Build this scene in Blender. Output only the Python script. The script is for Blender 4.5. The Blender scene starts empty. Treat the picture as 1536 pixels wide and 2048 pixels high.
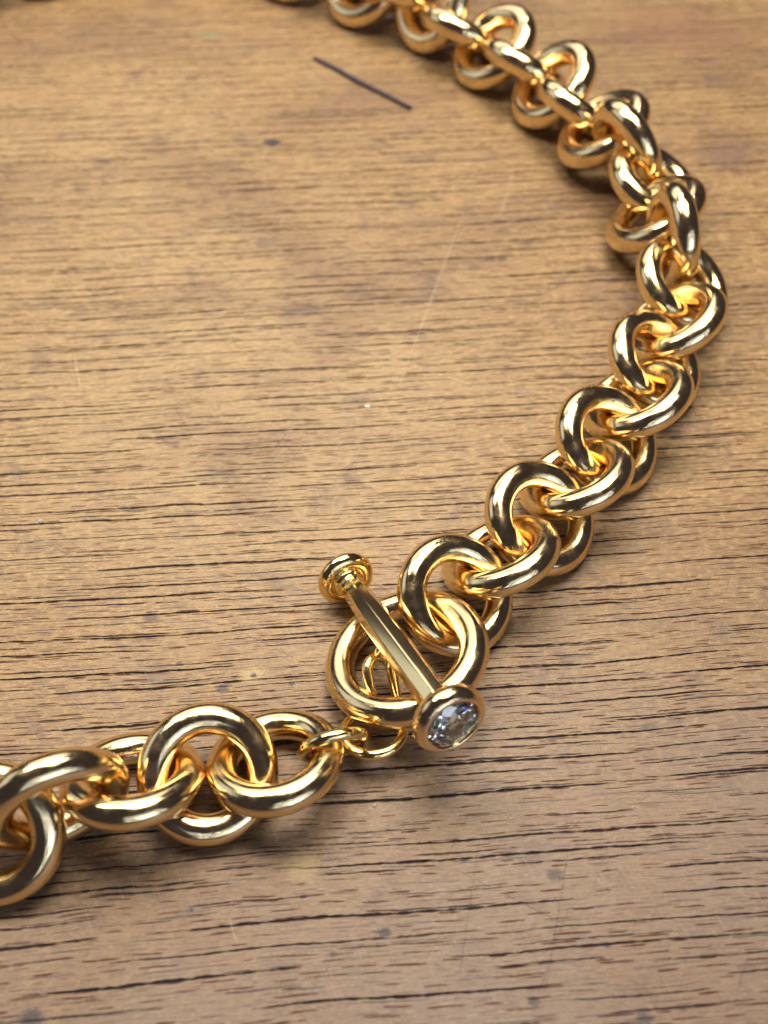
import bpy, bmesh, math, random
from mathutils import Vector, Matrix

random.seed(7)
MM = 0.001                                     # all sizes below are millimetres
scene = bpy.context.scene
root_col = scene.collection

# ------------------------------------------------------------------ camera
cam_data = bpy.data.cameras.new("camera")
cam_data.sensor_fit = 'VERTICAL'
cam_data.sensor_height = 36.0
cam_data.sensor_width = 27.0
cam_data.lens = 36.0 * 1930.0 / 2048.0
cam_data.clip_start = 0.005
cam_data.clip_end = 20.0
cam_data.dof.use_dof = True
cam_data.dof.focus_distance = 0.117
cam_data.dof.aperture_fstop = 23.0
cam = bpy.data.objects.new("camera", cam_data)
cam.location = (0, 0, 103.29 * MM)
cam.rotation_euler = (math.radians(90 - 51.667), 0, 0)
root_col.objects.link(cam)
scene.camera = cam

# ------------------------------------------------------------------ world: a dim indoor room
world = bpy.data.worlds.new("World")
scene.world = world
world.use_nodes = True
wb = world.node_tree.nodes["Background"]
wb.inputs[0].default_value = (0.25, 0.22, 0.28, 1)
wb.inputs[1].default_value = 0.18

# ------------------------------------------------------------------ lamps of the room, and added fill lights
def area(name, loc, target, sx, sy, power, color, shape='RECTANGLE', spread=180):
    l = bpy.data.lights.new(name, 'AREA')
    l.shape = shape
    l.size = sx
    if shape in ('RECTANGLE', 'ELLIPSE'):
        l.size_y = sy
    l.energy = power
    l.color = color
    l.spread = math.radians(spread)
    o = bpy.data.objects.new(name, l)
    o.location = loc
    o.rotation_euler = (Vector(target) - Vector(loc)).to_track_quat('-Z', 'Y').to_euler()
    root_col.objects.link(o)
    return o

C0 = (0.0, 0.09, 0.0)
area("bench_lamp", (0.03, 0.22, 0.43), (0.02, 0.20, 0.0), 0.28, 0.22, 4.1, (1.0, 0.90, 0.76))
area("round_bench_lamp", (-0.23, 0.23, 0.43), (-0.06, 0.19, 0.0), 0.13, 0.13, 1.4, (1.0, 0.93, 0.82), 'DISK')
area("back_window_lamp", (-0.35, 1.25, 0.95), C0, 1.30, 0.55, 5.0, (1.0, 0.93, 0.88))
area("left_band_fill", (-1.7, 0.5, 0.85), C0, 1.1, 0.8, 3.0, (0.78, 0.88, 1.0))  # unseen soft light, added to give the gold bluish bands on its left
for k in range(6):
    area("spot_row_lamp", (-0.15 + 0.075 * k, 0.78 + 0.02 * k, 0.95), C0, 0.030, 0.030, 0.30, (0.80, 0.90, 1.0), 'DISK')
area("front_gem_fill", (0.72, -1.10, 0.50), C0, 0.60, 0.45, 3.0, (0.72, 0.83, 1.0))  # unseen cool light, added in front to brighten the diamond
for i in range(6):                                  # rows of small unseen lights, added so the diamond sparkles
    for j in range(4):
        area("gem_sparkle_fill", (0.05 + 0.21 * i + 0.05 * (j % 2), -1.15 + 0.09 * i, 0.28 + 0.24 * j), C0, 0.062, 0.062, 0.17, (0.68, 0.79, 1.0), 'DISK')

scene.view_settings.view_transform = 'Standard'
scene.view_settings.look = 'None'
scene.view_settings.exposure = -0.16
scene.view_settings.gamma = 1.0
scene.view_settings.use_curve_mapping = False
scene.render.engine = 'CYCLES'
scene.cycles.use_denoising = True
scene.cycles.max_bounces = 9
scene.cycles.diffuse_bounces = 2
scene.cycles.glossy_bounces = 8
scene.cycles.transmission_bounces = 10
scene.cycles.sample_clamp_indirect = 6.0

# the photograph's bench marks, in millimetres on the table
SCRATCHES = [
    (-48.7, 113.6, -45.6, 104.2, 0.123, 0.6, (0.46, 0.37, 0.27), 0.75),
    (-11.0, 117.5, 22.9, 102.2, 0.100, 0.0, (0.46, 0.37, 0.27), 0.55),
    (16.4, 158.0, 1.0, 101.5, 0.116, 1.5, (0.46, 0.37, 0.27), 0.50),
    (25.1, 166.2, 20.3, 147.0, 0.147, 0.0, (0.46, 0.37, 0.27), 0.50),
    (-32.2, 142.7, -20.7, 125.3, 0.170, 0.0, (0.055, 0.03, 0.026), 0.50),
    (10.7, 38.9, 6.5, 18.5, 0.102, 0.3, (0.055, 0.03, 0.026), 0.65),
    (20.8, 39.5, 14.9, 18.5, 0.102, -0.3, (0.055, 0.03, 0.026), 0.60),
    (4.9, 34.9, 22.9, 25.8, 0.113, 0.0, (0.055, 0.03, 0.026), 0.60),
    (-46.2, 77.0, -34.0, 70.3, 0.105, 0.0, (0.055, 0.03, 0.026), 0.50),
    (-18.9, 63.3, -6.5, 56.6, 0.110, 0.0, (0.055, 0.03, 0.026), 0.65),
    (-47.1, 60.7, -31.4, 53.0, 0.096, 0.0, (0.055, 0.03, 0.026), 0.50),
    (-24.2, 70.3, -7.4, 65.6, 0.096, 0.0, (0.055, 0.03, 0.026), 0.50),
    (24.6, 50.8, 25.0, 43.5, 0.085, 0.0, (0.055, 0.03, 0.026), 0.45),
    (15.0, 54.7, 19.8, 60.8, 0.085, 0.0, (0.055, 0.03, 0.026), 0.45),
    (-35.9, 136.9, -29.2, 147.0, 0.131, 0.0, (0.46, 0.37, 0.27), 0.45),
    (-16.0, 29.0, -14.7, 25.9, 0.091, 0.2, (0.46, 0.37, 0.27), 0.50),
    (-31.6, 102.1, -29.2, 98.0, 0.118, 0.0, (0.055, 0.03, 0.026), 0.50),
]
SPOTS = [
    (-15.8, 56.7, 1.65, 1.29, (0.38, 0.29, 0.14), 0.70),
    (-8.6, 33.9, 2.24, 0.83, (0.38, 0.29, 0.14), 0.40),
    (-21.8, 173.9, 1.96, 1.92, (0.014, 0.014, 0.024), 0.90),
    (-38.9, 217.6, 2.80, 5.23, (0.17, 0.18, 0.09), 0.70),
    (-15.7, 56.6, 0.45, 0.51, (0.014, 0.014, 0.024), 0.85),
    (-29.3, 64.8, 1.02, 0.74, (0.014, 0.014, 0.024), 0.60),
    (-19.2, 54.8, 0.89, 0.67, (0.014, 0.014, 0.024), 0.75),
    (-11.1, 55.5, 0.45, 0.42, (0.014, 0.014, 0.024), 0.80),
    (0.1, 27.3, 0.76, 0.65, (0.014, 0.014, 0.024), 0.80),
    (22.5, 26.1, 0.44, 0.45, (0.014, 0.014, 0.024), 0.85),
    (-5.1, 25.2, 0.44, 0.58, (0.014, 0.014, 0.024), 0.70),
    (14.6, 20.9, 0.67, 0.74, (0.014, 0.014, 0.024), 0.70),
    (-49.9, 105.8, 0.57, 0.82, (0.17, 0.03, 0.028), 0.60),
    (8.4, 34.6, 0.46, 0.42, (0.014, 0.014, 0.024), 0.70),
    (18.0, 33.0, 1.05, 0.55, (0.014, 0.014, 0.024), 0.60),
    (-38.0, 76.3, 0.33, 0.52, (0.17, 0.03, 0.028), 0.80),
    (-24.9, 58.2, 0.45, 0.35, (0.014, 0.014, 0.024), 0.70),
    (-8.4, 30.8, 0.39, 0.34, (0.014, 0.014, 0.024), 0.80),
    (-19.8, 29.5, 0.26, 0.27, (0.014, 0.014, 0.024), 0.80),
    (37.2, 56.0, 1.50, 0.85, (0.014, 0.014, 0.024), 0.30),
    (30.8, 49.8, 1.01, 0.56, (0.014, 0.014, 0.024), 0.40),
    (33.9, 50.8, 0.87, 0.65, (0.014, 0.014, 0.024), 0.35),
    (-20.3, 82.0, 1.36, 0.76, (0.014, 0.014, 0.024), 0.25),
    (-56.3, 157.8, 1.62, 1.48, (0.014, 0.014, 0.024), 0.40),
    (18.2, 137.2, 0.97, 1.07, (0.014, 0.014, 0.024), 0.60),
    (20.4, 137.2, 0.97, 1.07, (0.014, 0.014, 0.024), 0.55),
    (-24.1, 177.6, 1.11, 1.23, (0.014, 0.014, 0.024), 0.30),
    (65.3, 169.5, 6.02, 3.25, (0.13, 0.075, 0.065), 0.55),
    (65.6, 220.4, 16.92, 7.33, (0.2, 0.1, 0.06), 0.45),
    (-34.0, 19.4, 1.32, 0.55, (0.014, 0.014, 0.024), 0.80),
    (25.1, 19.4, 0.84, 0.55, (0.014, 0.014, 0.024), 0.70),
    (-2.5, 101.9, 0.47, 0.66, (0.75, 0.75, 0.85), 0.60),
]

# fitted links: tag, centre, ring axis, size
RINGS = [
    ("R5", (-40.02, 35.36, 5.70), (0.000, -0.659, 0.752), 1.000),
    ("R4", (-33.56, 38.16, 7.56), (0.440, -0.896, 0.058), 1.000),
    ("R3", (-26.70, 41.44, 5.07), (0.006, 0.527, 0.850), 1.000),
    ("R2", (-18.94, 42.42, 4.29), (0.159, -0.410, 0.898), 1.000),
    ("R1", (-11.86, 43.89, 4.11), (-0.113, 0.385, 0.916), 1.000),
    ("T", (2.60, 56.75, 4.46), (-0.280, 0.179, 0.943), 1.000),
    ("P0", (8.76, 64.84, 4.96), (0.381, -0.387, 0.840), 1.014),
    ("Q0", (14.60, 70.70, 4.96), (-0.373, 0.376, 0.848), 1.027),
    ("P1", (20.20, 76.90, 4.80), (0.369, -0.331, 0.868), 1.041),
    ("Q1", (25.59, 83.42, 5.01), (-0.416, 0.311, 0.855), 1.054),
    ("P2", (30.72, 90.32, 5.13), (0.406, -0.333, 0.851), 1.068),
    ("Q2", (35.76, 97.40, 5.66), (-0.461, 0.244, 0.853), 1.081),
    ("P3", (39.78, 105.26, 5.75), (0.476, -0.271, 0.837), 1.095),
    ("Q3", (43.69, 113.28, 6.27), (-0.542, 0.186, 0.819), 1.108),
    ("P4", (46.78, 121.72, 6.91), (0.415, -0.265, 0.870), 1.122),
    ("M4", (46.15, 130.49, 9.23), (0.991, 0.112, 0.071), 1.135),
    ("F5", (45.49, 139.46, 7.32), (-0.556, 0.158, 0.816), 1.149),
    ("Q5", (46.84, 148.49, 7.29), (0.384, -0.127, 0.914), 1.163),
    ("M3", (42.80, 156.30, 9.38), (0.845, 0.427, 0.322), 1.176),
    ("F3", (40.23, 165.21, 7.72), (-0.570, 0.027, 0.821), 1.190),
    ("M2", (36.80, 173.82, 6.47), (0.542, 0.317, 0.778), 1.203),
    ("F2", (32.92, 182.15, 7.22), (-0.656, -0.193, 0.730), 1.217),
    ("M1", (28.35, 190.70, 6.52), (0.455, 0.348, 0.820), 1.230),
    ("F1", (22.66, 198.43, 6.70), (-0.564, -0.271, 0.780), 1.244),
    ("M0", (16.60, 206.29, 6.14), (0.398, 0.364, 0.842), 1.257),
    ("F0", (10.21, 212.75, 8.74), (-0.684, -0.557, 0.470), 1.271),
    ("M9", (3.35, 219.91, 7.10), (0.268, 0.504, 0.821), 1.285),
    ("F9", (-4.34, 225.70, 7.95), (-0.506, -0.521, 0.688), 1.298),
]
GRIT = [
    ((-46.5, 80.0), (0.30, 0.26, 0.2), "white grit speck at the far left edge above the chain"),
    ((-1.0, 40.5), (0.16, 0.14, 0.12), "tiny white grit speck on bare wood below the toggle clasp"),
]

# ------------------------------------------------------------------ node helpers
class NT:
    def __init__(self, mat):
        mat.use_nodes = True
        self.t = mat.node_tree
        self.t.nodes.clear()
    def node(self, kind, **kw):
        n = self.t.nodes.new(kind)
        for k, v in kw.items():
            setattr(n, k, v)
        return n
    def put(self, sock, v):
        if isinstance(v, bpy.types.NodeSocket):
            self.t.links.new(v, sock)
        elif v is not None:
            sock.default_value = v
    def m(self, op, a, b=None, c=None, clamp=False):
        n = self.node('ShaderNodeMath', operation=op)
        n.use_clamp = clamp
        self.put(n.inputs[0], a)
        if b is not None: self.put(n.inputs[1], b)
        if c is not None: self.put(n.inputs[2], c)
        return n.outputs[0]
    def xyz(self, x, y, z=0.0):
        n = self.node('ShaderNodeCombineXYZ')
        for i, v in enumerate((x, y, z)):
            self.put(n.inputs[i], v)
        return n.outputs[0]
    def noise(self, vec, scale=1.0, detail=2.0, rough=0.5, dist=0.0):
        n = self.node('ShaderNodeTexNoise')
        self.put(n.inputs['Vector'], vec)
        n.inputs['Scale'].default_value = scale
        n.inputs['Detail'].default_value = detail
        n.inputs['Roughness'].default_value = rough
        n.inputs['Distortion'].default_value = dist
        return n.outputs['Fac']
    def white(self, vec):
        n = self.node('ShaderNodeTexWhiteNoise', noise_dimensions='3D')
        self.put(n.inputs['Vector'], vec)
        s = self.node('ShaderNodeSeparateColor')
        self.t.links.new(n.outputs['Color'], s.inputs[0])
        return s.outputs
    def ramp(self, v, lo, hi, a=0.0, b=1.0, smooth=True):
        n = self.node('ShaderNodeMapRange', interpolation_type='SMOOTHSTEP' if smooth else 'LINEAR')
        self.put(n.inputs[0], v)
        for i, q in enumerate((lo, hi, a, b)):
            self.put(n.inputs[i + 1], q)
        return n.outputs[0]
    def mix(self, fac, a, b, mode='MIX'):
        n = self.node('ShaderNodeMix', data_type='RGBA', blend_type=mode)
        self.put(n.inputs[0], fac)
        self.put(n.inputs[6], a)
        self.put(n.inputs[7], b)
        return n.outputs[2]
    def out(self, shader):
        o = self.node('ShaderNodeOutputMaterial')
        self.t.links.new(shader, o.inputs[0])

def rgb(r, g, b):
    return (r, g, b, 1.0)

# ------------------------------------------------------------------ materials
def make_wood():
    mat = bpy.data.materials.new("worn_oak")
    N = NT(mat)
    tc = N.node('ShaderNodeTexCoord')
    sc = N.node('ShaderNodeVectorMath', operation='SCALE')
    N.t.links.new(tc.outputs['Object'], sc.inputs[0])
    sc.inputs[3].default_value = 1000.0
    P = sc.outputs[0]
    sep = N.node('ShaderNodeSeparateXYZ')
    N.t.links.new(P, sep.inputs[0])
    X, Y = sep.outputs[0], sep.outputs[1]
    # grain runs across, rising slightly to the right, and wanders a little
    w1 = N.noise(N.xyz(N.m('MULTIPLY', X, 0.022), N.m('MULTIPLY', Y, 0.02)), 1.0, 1.0)
    w2 = N.noise(N.xyz(N.m('MULTIPLY', X, 0.11), N.m('MULTIPLY', Y, 0.16), 4.0), 1.0, 1.0)
    V = N.m('SUBTRACT', Y, N.m('MULTIPLY', X, 0.075))
    V = N.m('ADD', V, N.m('MULTIPLY', N.m('SUBTRACT', w1, 0.5), 2.2))
    V = N.m('ADD', V, N.m('MULTIPLY', N.m('SUBTRACT', w2, 0.5), 0.55))
    U = X

    wob = N.noise(N.xyz(N.m('MULTIPLY', U, 0.75), N.m('MULTIPLY', V, 0.9), 1.0), 1.0, 2.0, 0.6)
    def layer(seed, sy, lx, hw, keep, jit=0.8, lmin=0.35, soft=0.35, amp=0.5):
        v = N.m('DIVIDE', N.m('ADD', V, N.m('MULTIPLY', N.m('SUBTRACT', wob, 0.5), amp)), sy)
        v = N.m('ADD', v, seed * 3.17)
        row = N.m('FLOOR', v)
        fv = N.m('SUBTRACT', N.m('SUBTRACT', v, row), 0.5)
        r0 = N.white(N.xyz(row, seed, 1.5))
        u = N.m('ADD', N.m('DIVIDE', U, lx), N.m('MULTIPLY', r0[0], 37.0))
        cell = N.m('FLOOR', u)
        fu = N.m('SUBTRACT', N.m('SUBTRACT', u, cell), 0.5)
        r = N.white(N.xyz(row, cell, seed))
        q = N.white(N.xyz(cell, row, seed + 9.3))
        off = N.m('MULTIPLY', N.m('SUBTRACT', r[0], 0.5), jit)
        dv = N.m('MULTIPLY', N.m('ABSOLUTE', N.m('SUBTRACT', fv, off)), sy)
        half = N.ramp(r[1], 0, 1, 0.5 * lmin, 0.5, False)
        t = N.m('DIVIDE', N.m('ABSOLUTE', fu), half)
        env = N.m('MAXIMUM', N.m('SUBTRACT', 1.0, N.m('MULTIPLY', t, t)), 0.0)
        env = N.m('POWER', env, 0.55)
        br = N.noise(N.xyz(N.m('MULTIPLY', U, 0.55), N.m('MULTIPLY', row, 7.7), seed + 2.0), 1.0, 1.0, 0.6)
        env = N.m('MULTIPLY', env, N.ramp(br, 0.30, 0.62, 0.35, 1.35))
        w = N.m('MULTIPLY', N.m('MULTIPLY', env, hw), N.ramp(r[2], 0, 1, 0.45, 1.2, False))
        mask = N.ramp(N.m('SUBTRACT', dv, w), N.m('MULTIPLY', w, -soft * 2), 0.035, 1.0, 0.0)
        mask = N.m('MULTIPLY', mask, N.ramp(env, 0.05, 0.5))
        return N.m('MULTIPLY', mask, N.m('LESS_THAN', q[0], keep))

    big = layer(1.0, 2.55, 46.0, 0.150, 0.94, 0.50, 0.55, amp=0.24)
    big2 = layer(2.0, 1.80, 22.0, 0.110, 0.72, 0.7, 0.4, amp=0.24)
    mid = layer(3.0, 1.05, 9.0, 0.075, 0.50, amp=0.16)
    fleck = layer(4.0, 0.78, 4.6, 0.090, 0.50, amp=0.10)
    fleck2 = layer(5.0, 0.44, 2.6, 0.065, 0.55, amp=0.10)

    # ground tone
    fib = N.noise(N.xyz(N.m('MULTIPLY', U, 0.28), N.m('MULTIPLY', V, 4.2), 2.0), 1.0, 3.0, 0.68)
    blot = N.noise(N.xyz(N.m('MULTIPLY', U, 0.9), N.m('MULTIPLY', V, 1.5), 8.0), 1.0, 3.0, 0.65)
    zone = N.noise(N.xyz(N.m('MULTIPLY', X, 0.024), N.m('MULTIPLY', Y, 0.034), 3.0), 1.0, 2.0, 0.6, 0.4)
    grime = N.noise(N.xyz(N.m('MULTIPLY', X, 0.12), N.m('MULTIPLY', Y, 0.15), 5.0), 1.0, 4.0, 0.7, 0.6)
    fine = N.noise(P, 7.0, 2.0, 0.75)
    col = N.mix(N.ramp(fib, 0.30, 0.70), rgb(0.185, 0.104, 0.042), rgb(0.345, 0.220, 0.090))
    col = N.mix(N.m('MULTIPLY', N.ramp(blot, 0.46, 0.66), 0.60), col, rgb(0.460, 0.325, 0.150))
    # two pale patches: the bright sheen left of centre put into the wood colour
    for cx, cy, rr, k in ((-20.0, 108.0, 48.0, 0.34), (-55.0, 165.0, 42.0, 0.28)):
        dn = N.node('ShaderNodeVectorMath', operation='DISTANCE')
        N.t.links.new(P, dn.inputs[0])
        dn.inputs[1].default_value = (cx, cy, 0)
        dd = N.m('ADD', dn.outputs['Value'], N.m('MULTIPLY', zone, 40.0))
        col = N.mix(N.ramp(dd, 0.3 * rr + 20, rr + 25, k, 0.0), col, rgb(0.44, 0.32, 0.16))
    # grey-mauve near strip, its shade painted into the wood colour; older wear in patches
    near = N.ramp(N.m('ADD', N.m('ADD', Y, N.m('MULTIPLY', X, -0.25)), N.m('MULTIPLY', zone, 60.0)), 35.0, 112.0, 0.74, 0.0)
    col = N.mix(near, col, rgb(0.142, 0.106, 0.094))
    col = N.mix(N.m('MULTIPLY', N.ramp(zone, 0.46, 0.70), 0.46), col, rgb(0.150, 0.080, 0.042))
    col = N.mix(N.m('MULTIPLY', N.ramp(grime, 0.52, 0.72), 0.52), col, rgb(0.098, 0.066, 0.058))
    col = N.mix(N.m('MULTIPLY', N.ramp(fine, 0.46, 0.66), 0.58), col, rgb(0.100, 0.058, 0.040))
    col = N.mix(N.m('MULTIPLY', fleck2, 0.70), col, rgb(0.100, 0.042, 0.028))
    col = N.mix(N.m('MULTIPLY', fleck, 0.90), col, rgb(0.060, 0.018, 0.014))
    col = N.mix(N.m('MULTIPLY', mid, 0.88), col, rgb(0.034, 0.018, 0.018))
    crack = N.m('MAXIMUM', big, N.m('MULTIPLY', big2, 0.95))
    col = N.mix(N.m('MULTIPLY', crack, 0.97), col, rgb(0.008, 0.009, 0.016))

    def dot(ax, ay):
        n = N.node('ShaderNodeVectorMath', operation='DOT_PRODUCT')
        N.t.links.new(P, n.inputs[0])
        n.inputs[1].default_value = (ax, ay, 0)
        return n.outputs['Value']

    patchy = N.ramp(N.noise(P, 0.9, 2.0, 0.6), 0.38, 0.60, 0.35, 1.0)
    masks = {}
    for (x0, y0, x1, y1, wd, bow, c, s) in SCRATCHES:
        L = math.hypot(x1 - x0, y1 - y0)
        ux, uy = (x1 - x0) / L, (y1 - y0) / L
        a0 = x0 * ux + y0 * uy
        along = dot(ux, uy)
        across = N.m('ABSOLUTE', N.m('SUBTRACT', dot(-uy, ux), -x0 * uy + y0 * ux))
        ins = N.m('MULTIPLY', N.ramp(along, a0, a0 + L * 0.3), N.ramp(along, a0 + L * 0.7, a0 + L, 1.0, 0.0))
        msk = N.m('MULTIPLY', N.ramp(across, wd * 0.4, wd, s, 0.0), ins)
        masks.setdefault(c, []).append(N.m('MULTIPLY', msk, patchy))
    edge = N.m('MULTIPLY', N.m('SUBTRACT', N.noise(P, 2.2, 3.0, 0.7), 0.5), 1.1)
    squash = N.xyz(X, N.m('MULTIPLY', Y, 1.35))
    for (cx, cy, rx, ry, c, s) in SPOTS:
        n = N.node('ShaderNodeVectorMath', operation='DISTANCE')
        N.t.links.new(squash, n.inputs[0])
        n.inputs[1].default_value = (cx, cy * 1.35, 0)
        d = N.m('ADD', n.outputs['Value'], N.m('MULTIPLY', edge, rx))
        masks.setdefault(c, []).append(N.ramp(d, 0.45 * rx, 1.25 * rx, s, 0.0))
    for c, ms in masks.items():
        tot = ms[0]
        for q in ms[1:]:
            tot = N.m('MAXIMUM', tot, q)
        col = N.mix(tot, col, rgb(*c))

    # fine crossing hair scratches from years of bench work
    for ang, seed, dens in ((1.15, 11.0, 0.42), (-0.62, 12.0, 0.42), (2.05, 13.0, 0.24), (0.75, 14.0, 0.28)):
        ca, sa = math.cos(ang), math.sin(ang)
        uu = N.m('ADD', N.m('MULTIPLY', X, ca), N.m('MULTIPLY', Y, sa))
        vv = N.m('SUBTRACT', N.m('MULTIPLY', Y, ca), N.m('MULTIPLY', X, sa))
        vv = N.m('ADD', vv, N.m('MULTIPLY', w1, 9.0))
        h = N.noise(N.xyz(N.m('MULTIPLY', uu, 0.05), N.m('MULTIPLY', vv, 2.2), seed), 1.0, 1.0, 0.6)
        line = N.ramp(N.m('ABSOLUTE', N.m('SUBTRACT', h, 0.5)), 0.0, 0.011, 1.0, 0.0)
        gate = N.ramp(grime if seed in (12.0, 13.0) else zone, 0.42, 0.58) if seed != 14.0 else N.ramp(blot, 0.5, 0.6)
        msk = N.m('MULTIPLY', N.m('MULTIPLY', line, gate), dens)
        col = N.mix(msk, col, rgb(0.045, 0.026, 0.024) if seed < 13 else rgb(0.40, 0.29, 0.18))

    height = N.m('SUBTRACT', N.m('MULTIPLY', fib, 0.10), N.m('MULTIPLY', big, 0.30))
    bump = N.node('ShaderNodeBump')
    bump.inputs['Strength'].default_value = 0.85
    bump.inputs['Distance'].default_value = 0.001
    N.t.links.new(height, bump.inputs['Height'])
    b = N.node('ShaderNodeBsdfPrincipled')
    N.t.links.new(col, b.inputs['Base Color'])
    N.put(b.inputs['Roughness'], N.ramp(blot, 0.3, 0.7, 0.34, 0.56))
    N.put(b.inputs['Specular IOR Level'], N.ramp(N.m('MAXIMUM', crack, fleck), 0.0, 0.8, 0.36, 0.0))
    N.t.links.new(bump.outputs[0], b.inputs['Normal'])
    N.out(b.outputs[0])
    return mat

def make_gold(name, color, rough, scuff):
    mat = bpy.data.materials.new(name)
    N = NT(mat)
    tc = N.node('ShaderNodeTexCoord')
    sc = N.node('ShaderNodeVectorMath', operation='SCALE')
    N.t.links.new(tc.outputs['Object'], sc.inputs[0])
    sc.inputs[3].default_value = 1000.0
    P = sc.outputs[0]
    n1 = N.noise(P, 0.55, 4.0, 0.65)
    n2 = N.noise(P, 9.0, 3.0, 0.7)
    st = N.node('ShaderNodeVectorMath', operation='MULTIPLY')
    N.t.links.new(P, st.inputs[0])
    st.inputs[1].default_value = (14.0, 1.1, 2.0)
    n3 = N.ramp(N.noise(st.outputs[0], 1.0, 2.0, 0.6, 0.3), 0.58, 0.72)
    b = N.node('ShaderNodeBsdfPrincipled')
    b.inputs['Metallic'].default_value = 1.0
    b.inputs['Base Color'].default_value = rgb(*color)
    r = N.ramp(n1, 0.35, 0.72, rough * (0.75 if scuff > 0.01 else 1.0), rough * (2.0 if scuff > 0.01 else 1.05))
    N.put(b.inputs['Roughness'], N.m('ADD', N.m('ADD', r, N.m('MULTIPLY', n3, 0.045 if scuff > 0.01 else 0.04)), N.m('MULTIPLY', N.m('SUBTRACT', n2, 0.5), 0.06)))
    # hairline wear
    h = N.noise(P, 16.0, 3.0, 0.7, 1.2)
    bump = N.node('ShaderNodeBump')
    bump.inputs['Strength'].default_value = scuff
    bump.inputs['Distance'].default_value = 0.00005
    N.t.links.new(N.m('ADD', h, N.m('MULTIPLY', n1, 1.5)), bump.inputs['Height'])
    N.t.links.new(bump.outputs[0], b.inputs['Normal'])
    N.out(b.outputs[0])
    return mat

def make_plain(name, color, rough, metallic=0.0):
    mat = bpy.data.materials.new(name)
    N = NT(mat)
    tc = N.node('ShaderNodeTexCoord')
    n = N.noise(tc.outputs['Object'], 2500.0, 3.0, 0.6)
    b = N.node('ShaderNodeBsdfPrincipled')
    c2 = tuple(min(1.0, c * 1.7) for c in color)
    N.t.links.new(N.mix(n, rgb(*color), rgb(*c2)), b.inputs['Base Color'])
    b.inputs['Roughness'].default_value = rough
    b.inputs['Metallic'].default_value = metallic
    N.out(b.outputs[0])
    return mat

def make_diamond():
    mat = bpy.data.materials.new("diamond")
    N = NT(mat)
    mixs = []
    for ior, c in ((2.39, (0.52, 0.24, 0.24, 1)), (2.42, (0.24, 0.52, 0.26, 1)), (2.46, (0.26, 0.28, 0.54, 1))):
        g = N.node('ShaderNodeBsdfGlass')
        g.inputs['Color'].default_value = c
        g.inputs['Roughness'].default_value = 0.0
        g.inputs['IOR'].default_value = ior
        mixs.append(g.outputs[0])
    a = N.node('ShaderNodeAddShader')
    N.t.links.new(mixs[0], a.inputs[0]); N.t.links.new(mixs[1], a.inputs[1])
    m = N.node('ShaderNodeAddShader')
    N.t.links.new(a.outputs[0], m.inputs[0]); N.t.links.new(mixs[2], m.inputs[1])
    N.out(m.outputs[0])
    return mat

WOOD = make_wood()
GOLD = make_gold("polished_gold", (0.85, 0.645, 0.345), 0.125, 0.08)
GOLD_FINE = make_gold("bright_gold", (0.90, 0.70, 0.31), 0.12, 0.05)
GOLD_BAR = make_gold("bar_gold", (0.87, 0.67, 0.34), 0.15, 0.004)
DARK = make_plain("dark_wire", (0.020, 0.012, 0.014), 0.55)
WHITE = make_plain("white_grit", (0.24, 0.24, 0.25), 0.6)
FIBRE = make_plain("pale_fibre", (0.45, 0.42, 0.36), 0.7)
DIAMOND = make_diamond()

# ------------------------------------------------------------------ mesh helpers
def link(name, me, mat, parent=None, loc=None, rot=None, scale=None):
    o = bpy.data.objects.new(name, me)
    root_col.objects.link(o)
    if mat is not None and not me.materials:
        me.materials.append(mat)
    if parent is not None:
        o.parent = parent
    if rot is not None:
        o.rotation_mode = 'QUATERNION'
        o.rotation_quaternion = rot
    if loc is not None:
        o.location = loc
    if scale is not None:
        o.scale = (scale,) * 3
    return o

def tag(o, label, cat, group=None, kind=None):
    if label: o["label"] = label
    if cat: o["category"] = cat
    if group: o["group"] = group
    if kind: o["kind"] = kind

def mesh_from(name, verts, faces, smooth=True):
    me = bpy.data.meshes.new(name)
    me.from_pydata([(v[0] * MM, v[1] * MM, v[2] * MM) for v in verts], [], faces)
    me.update()
    if smooth:
        me.polygons.foreach_set("use_smooth", [True] * len(me.polygons))
    return me

def torus_mesh(name, R, r, nu=112, nv=36):
    vs, fs = [], []
    for i in range(nu):
        a = 2 * math.pi * i / nu
        for j in range(nv):
            b = 2 * math.pi * j / nv
            q = R + r * math.cos(b)
            vs.append((q * math.cos(a), q * math.sin(a), r * math.sin(b)))
    for i in range(nu):
        for j in range(nv):
            i2, j2 = (i + 1) % nu, (j + 1) % nv
            fs.append((i * nv + j, i2 * nv + j, i2 * nv + j2, i * nv + j2))
    return mesh_from(name, vs, fs)

def closed_tube(name, pts, r, nv=20):
    """tube round a closed planar loop of points"""
    n = len(pts)
    P = [Vector(p) for p in pts]
    nor = sum(((P[i] - P[0]).cross(P[(i + 1) % n] - P[0]) for i in range(1, n - 1)), Vector()).normalized()
    vs, fs = [], []
    for i in range(n):
        t = (P[(i + 1) % n] - P[i - 1]).normalized()
        s = nor.cross(t).normalized()
        for j in range(nv):
            b = 2 * math.pi * j / nv
            vs.append(P[i] + s * (r * math.cos(b)) + nor * (r * math.sin(b)))
    for i in range(n):
        for j in range(nv):
            i2, j2 = (i + 1) % n, (j + 1) % nv
            fs.append((i * nv + j, i * nv + j2, i2 * nv + j2, i2 * nv + j))
    return mesh_from(name, vs, fs)

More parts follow.
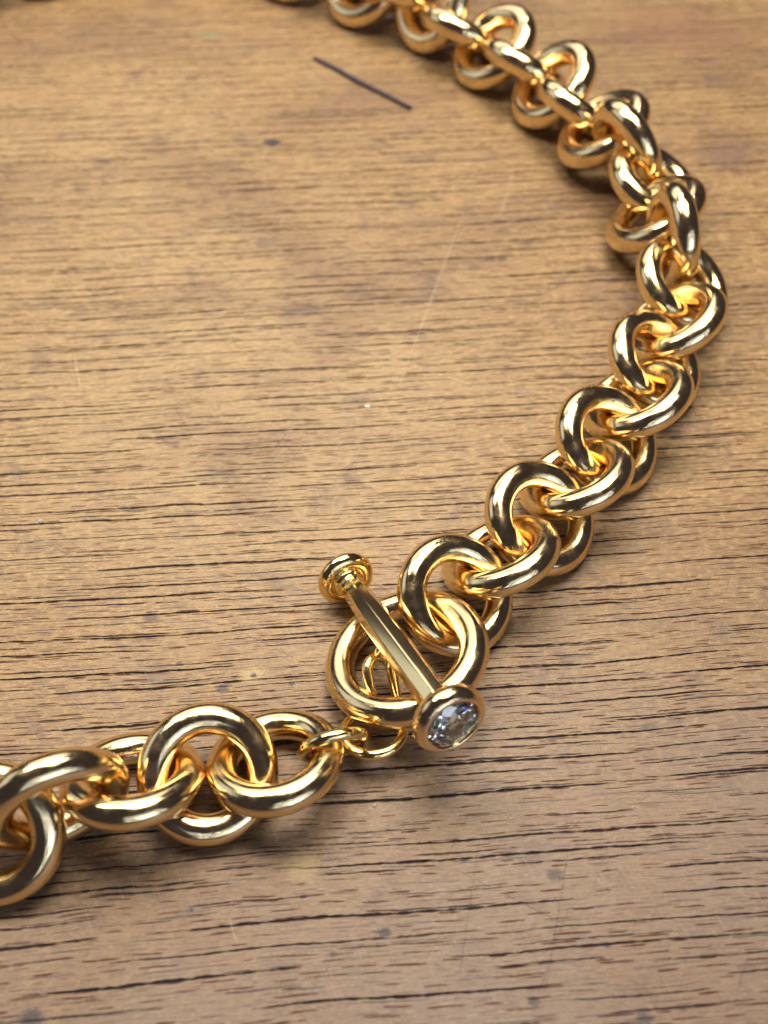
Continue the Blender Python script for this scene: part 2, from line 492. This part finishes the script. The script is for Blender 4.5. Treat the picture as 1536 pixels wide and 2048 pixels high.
def open_tube(name, pts, radii, nv=10):
    P = [Vector(p) for p in pts]
    vs, fs = [], []
    n = len(P)
    for i in range(n):
        t = (P[min(i + 1, n - 1)] - P[max(i - 1, 0)]).normalized()
        a = t.cross(Vector((0, 0, 1)))
        a = a.normalized() if a.length > 1e-4 else Vector((1, 0, 0))
        b = t.cross(a)
        for j in range(nv):
            w = 2 * math.pi * j / nv
            vs.append(P[i] + (a * math.cos(w) + b * math.sin(w)) * radii[i])
    for i in range(n - 1):
        for j in range(nv):
            j2 = (j + 1) % nv
            fs.append((i * nv + j, i * nv + j2, (i + 1) * nv + j2, (i + 1) * nv + j))
    fs.append(tuple(range(nv)))
    fs.append(tuple((n - 1) * nv + j for j in reversed(range(nv))))
    return mesh_from(name, vs, fs)

def lathe(name, prof, nu=96, smooth=True, closed=False):
    """prof: list of (radius, z); revolve about z"""
    vs, fs = [], []
    m = len(prof)
    for (r, z) in prof:
        for i in range(nu):
            a = 2 * math.pi * i / nu
            vs.append((r * math.cos(a), r * math.sin(a), z))
    for k in range(m if closed else m - 1):
        k2 = (k + 1) % m
        for i in range(nu):
            i2 = (i + 1) % nu
            fs.append((k * nu + i, k * nu + i2, k2 * nu + i2, k2 * nu + i))
    if not closed:
        fs.append(tuple(reversed(range(nu))))
        fs.append(tuple((m - 1) * nu + i for i in range(nu)))
    return mesh_from(name, vs, fs, smooth)

def quat_to(n):
    return Vector((0, 0, 1)).rotation_difference(Vector(n).normalized())

V3 = lambda t: Vector(t) * MM

# ------------------------------------------------------------------ table top
def build_table():
    bm = bmesh.new()
    bmesh.ops.create_cube(bm, size=1.0)
    for v in bm.verts:
        v.co = Vector((v.co.x * 1.3, v.co.y * 0.75 + 0.14, v.co.z * 0.03 - 0.015))
    me = bpy.data.meshes.new("table_top")
    bm.to_mesh(me); bm.free()
    o = link("table_top", me, WOOD)
    tag(o, "worn brown oak table top with dark grain cracks and scratches", "table", kind="structure")
build_table()

# ------------------------------------------------------------------ necklace
necklace = bpy.data.objects.new("necklace", None)
root_col.objects.link(necklace)
necklace.empty_display_size = 0.01
tag(necklace, "heavy gold chain necklace with toggle clasp lying on the oak table", "necklace")

LINK_R, LINK_T = 5.82, 1.75
link_mesh = torus_mesh("chain_link", LINK_R, LINK_T)
link_mesh.materials.append(GOLD)
stout_mesh = torus_mesh("chain_link", 5.74, 1.90)
stout_mesh.materials.append(GOLD)
TOGGLE = None
for (tag_, c, n, s) in RINGS:
    if tag_ == 'T':
        TOGGLE = (c, n)
        continue
    q = quat_to(n) @ Vector((0, 0, 1)).rotation_difference(Vector((0, 0, 1)))
    spin = Matrix.Rotation(random.uniform(0, 6.28), 3, 'Z').to_quaternion()
    link("chain_link", stout_mesh if c[1] > 125 else link_mesh, None, necklace, V3(c), q @ spin, s)

# the rest of the loop, beyond the edge of the picture
def catmull(pts, n=60):
    out = []
    for i in range(1, len(pts) - 2):
        p0, p1, p2, p3 = (Vector(p) for p in pts[i - 1:i + 3])
        for k in range(n):
            t = k / n
            out.append(0.5 * ((2 * p1) + (p2 - p0) * t + (2 * p0 - 5 * p1 + 4 * p2 - p3) * t * t + (3 * p1 - p0 - 3 * p2 + p3) * t ** 3))
    return out

loop = catmull([(10.2, 212.8), (-4.34, 225.7), (-21, 239), (-50, 249), (-87, 238), (-106, 215), (-113, 170), (-102, 112), (-82, 66), (-62, 43), (-40.02, 35.36), (-33.56, 38.16)])
cum = [0.0]
for i in range(1, len(loop)):
    cum.append(cum[-1] + (loop[i] - loop[i - 1]).length)
total = cum[-1]
# lay links at a pitch that follows their size, then stretch the pitch to end on the first fitted link
steps, s = [], 0.0
while s < total:
    f = s / total
    steps.append(s)
    s += 8.2 * (1.30 + (1.0 - 1.30) * f)
k = total / (steps[-1] + 8.2) if total - steps[-1] > 4.5 else total / steps[-1]
steps = [q * min(k, 1.02) for q in steps]
sgn = 1
for q in steps[1:]:
    if total - q < 5.5:
        break
    i = min(range(len(cum)), key=lambda j: abs(cum[j] - q))
    f = q / total
    sc = 1.30 + (1.0 - 1.30) * f
    t = (loop[min(i + 1, len(loop) - 1)] - loop[max(i - 1, 0)]).normalized()
    side = Vector((t.y, -t.x, 0))
    n = Vector((0, 0, 0.74)) + side * (0.67 * sgn)
    c = Vector((loop[i].x, loop[i].y, (LINK_R * 0.67 + LINK_T + 0.05) * sc))
    link("chain_link", link_mesh, None, necklace, c * MM, quat_to(n), sc)
    sgn = -sgn

# toggle ring, slightly larger
ring = link("toggle_ring", torus_mesh("toggle_ring", 8.1, 1.78, 144, 40), GOLD, necklace, V3(TOGGLE[0]), quat_to(TOGGLE[1]))
ring["label"] = "large round ring of the toggle clasp"

# small connecting links between chain and bar
link("jump_ring", torus_mesh("jump_ring", 3.50, 0.68, 80, 24), GOLD_FINE, necklace, V3((-5.506, 45.709, 4.116)), quat_to((-0.245, 0.957, 0.154)))
link("jump_ring", torus_mesh("jump_ring", 3.40, 0.63, 80, 24), GOLD_FINE, necklace, V3((-1.159, 48.145, 2.384)), quat_to((-0.098, 0.294, 0.949)))
def oval_points():
    c = Vector((-0.122, 53.372, 2.60)); n = Vector((0.587, -0.278, 0.761)).normalized()
    t = Vector((-0.201, 0.860, 0.470)); t = (t - n * t.dot(n)).normalized(); s = n.cross(t)
    pts = []
    for i in range(64):
        a = 2 * math.pi * (i + 0.5) / 64
        pts.append(c + s * (1.75 * math.cos(a)) + t * (1.75 * math.sin(a) + (2.0 if math.sin(a) > 0 else -2.0)))
    return pts
link("oval_link", closed_tube("oval_link", oval_points(), 0.64), GOLD_FINE, necklace)

# toggle bar
K = Vector((-4.595, 67.713, 4.033)); D = Vector((6.775, 45.113, 11.712))
AX = (D - K).normalized()
LEN = (D - K).length
def bar_mesh():
    """eight sided rod, thickest in the middle, sharp ridges"""
    st = [(1.6, 1.42), (2.2, 1.60), (LEN * 0.30, 1.82), (LEN * 0.5, 1.87), (LEN * 0.70, 1.84), (LEN - 3.0, 1.74), (LEN - 2.4, 1.60)]
    vs, fs = [], []
    m = 96
    for z, r in st:
        for i in range(m):
            a = 2 * math.pi * i / m
            e = (a % (math.pi / 4)) - math.pi / 8           # polar radius of an octagon, ridges eased
            octr = math.cos(math.pi / 8) / math.cos(e)
            rr = r * (0.08 * 0.962 + 0.92 * min(octr, 0.990))
            vs.append((rr * math.cos(a), rr * math.sin(a), z))
    for k in range(len(st) - 1):
        for i in range(m):
            i2 = (i + 1) % m
            fs.append((k * m + i, k * m + i2, (k + 1) * m + i2, (k + 1) * m + i))
    fs.append(tuple(reversed(range(m)))); fs.append(tuple((len(st) - 1) * m + i for i in range(m)))
    return mesh_from("toggle_bar", vs, fs, True)
QB = quat_to(AX)
bar = link("toggle_bar", bar_mesh(), GOLD_BAR, necklace, K * MM, QB @ Matrix.Rotation(0.62, 3, 'Z').to_quaternion())
bar["label"] = "eight sided tapering bar of the toggle clasp"

def arc(cx, cz, rx, rz, a0, a1, n):
    return [(cx + rx * math.cos(math.radians(a0 + (a1 - a0) * i / n)), cz + rz * math.sin(math.radians(a0 + (a1 - a0) * i / n))) for i in range(n + 1)]

# plain end knob: domed back, rolled rim, dished inner face, stepped collar
prof = [(0.02, -2.05)] + [(3.0 * math.sin(math.radians(a)) , -0.95 - 1.1 * math.cos(math.radians(a))) for a in range(8, 75, 8)]
prof += arc(2.55, -0.35, 1.10, 0.98, -52, 100, 18)
prof += [(2.15, 0.55), (1.95, 0.42), (1.90, 0.62), (1.96, 0.85), (1.86, 1.02), (1.66, 1.10), (1.52, 1.30), (1.62, 1.52), (1.60, 1.78), (1.40, 1.92), (0.02, 1.92)]
link("end_knob", lathe("end_knob", prof), GOLD_FINE, bar, (0, 0, 0))

# diamond end: deep rounded bezel cup
prof = [(0.02, -2.7), (1.45, -2.7), (1.66, -2.4), (1.62, -2.05), (1.80, -1.70), (2.2, -1.40)]
prof += arc(2.95, -0.15, 1.18, 1.28, -108, 62, 26)
prof += [(3.42, 1.02), (3.20, 1.07), (3.02, 0.98), (2.98, 0.80), (2.95, 0.50), (2.92, 0.30), (1.4, -0.95), (0.5, -1.95), (0.02, -2.0)]
bez = link("bezel", lathe("bezel", prof), GOLD, bar, (0, 0, LEN * MM))

def brilliant():
    R = 2.92
    zt, zg, zc = 1.12, 0.42, -1.82
    vs, fs = [], []
    n = 8
    table = [(R * 0.56 * math.cos(2 * math.pi * i / n), R * 0.56 * math.sin(2 * math.pi * i / n), zt) for i in range(n)]
    star = [(R * 0.80 * math.cos(2 * math.pi * (i + .5) / n), R * 0.80 * math.sin(2 * math.pi * (i + .5) / n), zg + (zt - zg) * 0.58) for i in range(n)]
    gird = [(R * math.cos(2 * math.pi * i / (2 * n)), R * math.sin(2 * math.pi * i / (2 * n)), zg) for i in range(2 * n)]
    low = [(x, y, zg - 0.08) for x, y, z in gird]
    pav = [(R * 0.52 * math.cos(2 * math.pi * (i + .5) / n), R * 0.52 * math.sin(2 * math.pi * (i + .5) / n), zg - 0.08 + (zc - zg + 0.08) * 0.55) for i in range(n)]
    vs = table + star + gird + low + pav + [(0, 0, zc)]
    T, S, G, L, Pv, Cc = 0, n, 2 * n, 4 * n, 6 * n, 7 * n
    fs.append(tuple(range(n)))
    for i in range(n):
        j = (i + 1) % n
        g0, g1, g2 = 2 * i, 2 * i + 1, (2 * i + 2) % (2 * n)
        fs += [(T + i, S + i, T + j), (T + i, S + (i - 1) % n, G + g0), (T + i, G + g0, S + i), (S + i, G + g0, G + g1), (S + i, G + g1, G + g2)]
        for a, b in ((g0, g1), (g1, g2)):
            fs.append((G + a, L + a, L + b, G + b))
        fs += [(L + g0, Pv + i, L + g1), (L + g1, Pv + i, L + g2), (L + g0, Pv + (i - 1) % n, Cc, Pv + i)]
    me = mesh_from("diamond", vs, fs, False)
    bm = bmesh.new(); bm.from_mesh(me)
    bmesh.ops.recalc_face_normals(bm, faces=bm.faces)
    bm.to_mesh(me); bm.free()
    return me
dia = link("diamond", brilliant(), DIAMOND, bar, (0, 0, (LEN + 0.05) * MM))
dia["label"] = "round faceted clear diamond in the bar end"

# soldered eye under the bar that the oval link hangs from
eye = link("eye_loop", torus_mesh("eye_loop", 1.05, 0.40, 40, 16), GOLD_FINE, None, None)
mid = K + AX * (LEN * 0.49)
eye.parent = bar
bpy.context.view_layer.update()
eye.matrix_world = Matrix.Translation(V3((0.30, 56.60, 5.70))) @ quat_to((0.35, -0.9, 0.25)).to_matrix().to_4x4()

# ------------------------------------------------------------------ small loose things on the table
def bits():
    a, b = Vector((-15.0, 206.7, 0.22)), Vector((5.5, 186.0, 0.22))
    pts = [a.lerp(b, i / 12) + Vector((0.10 * math.sin(i * 0.9), 0.12 * math.sin(i * 0.7), 0)) for i in range(13)]
    o = link("wire_offcut", open_tube("wire_offcut", pts, [0.42 + 0.22 * math.sin(math.pi * (i + 1.5) / 15) for i in range(13)]), DARK)
    tag(o, "thin dark straight wire piece lying on the table near the far chain", "wire")
    # a wisp of lint caught inside the toggle ring
    parts = []
    base = Vector((-1.9, 54.6, 0.25))
    lint = bpy.data.objects.new("lint_wisp", None); root_col.objects.link(lint)
    lint.location = base * MM
    for k in range(7):
        ang = random.uniform(1.0, 2.2); L = random.uniform(1.6, 3.6); z0 = random.uniform(0.1, 0.8)
        p = []
        for i in range(9):
            t = i / 8
            p.append((random.uniform(-.04, .04) + (t - .5) * L * math.cos(ang) + 0.5 * math.sin(t * 3 + k) + random.uniform(-.6, .6) * (i == 99),
                      (t - .5) * L * math.sin(ang) + 0.3 * math.cos(t * 4 + k), z0 + 1.2 * t * (1 - t) * 2))
        link("fibre", open_tube("fibre", p, [0.045] * 9, 5), FIBRE, lint)
    tag(lint, "wisp of fine pale lint inside the toggle ring", "lint")
bits()

def grit(name, pos, size, label):
    me = bpy.data.meshes.new(name)
    bm = bmesh.new()
    bmesh.ops.create_icosphere(bm, subdivisions=2, radius=1.0)
    for v in bm.verts:
        k = 1 + 0.35 * random.uniform(-1, 1)
        v.co = Vector((v.co.x * size[0] * k, v.co.y * size[1] * k, v.co.z * size[2] * k)) * MM
    bm.to_mesh(me); bm.free()
    o = link(name, me, WHITE, None, V3((pos[0], pos[1], size[2] * 0.8)))
    tag(o, label, "grit", "white grit specks on the table")
for pos, size, label in GRIT:
    grit("grit_speck", pos, size, label)
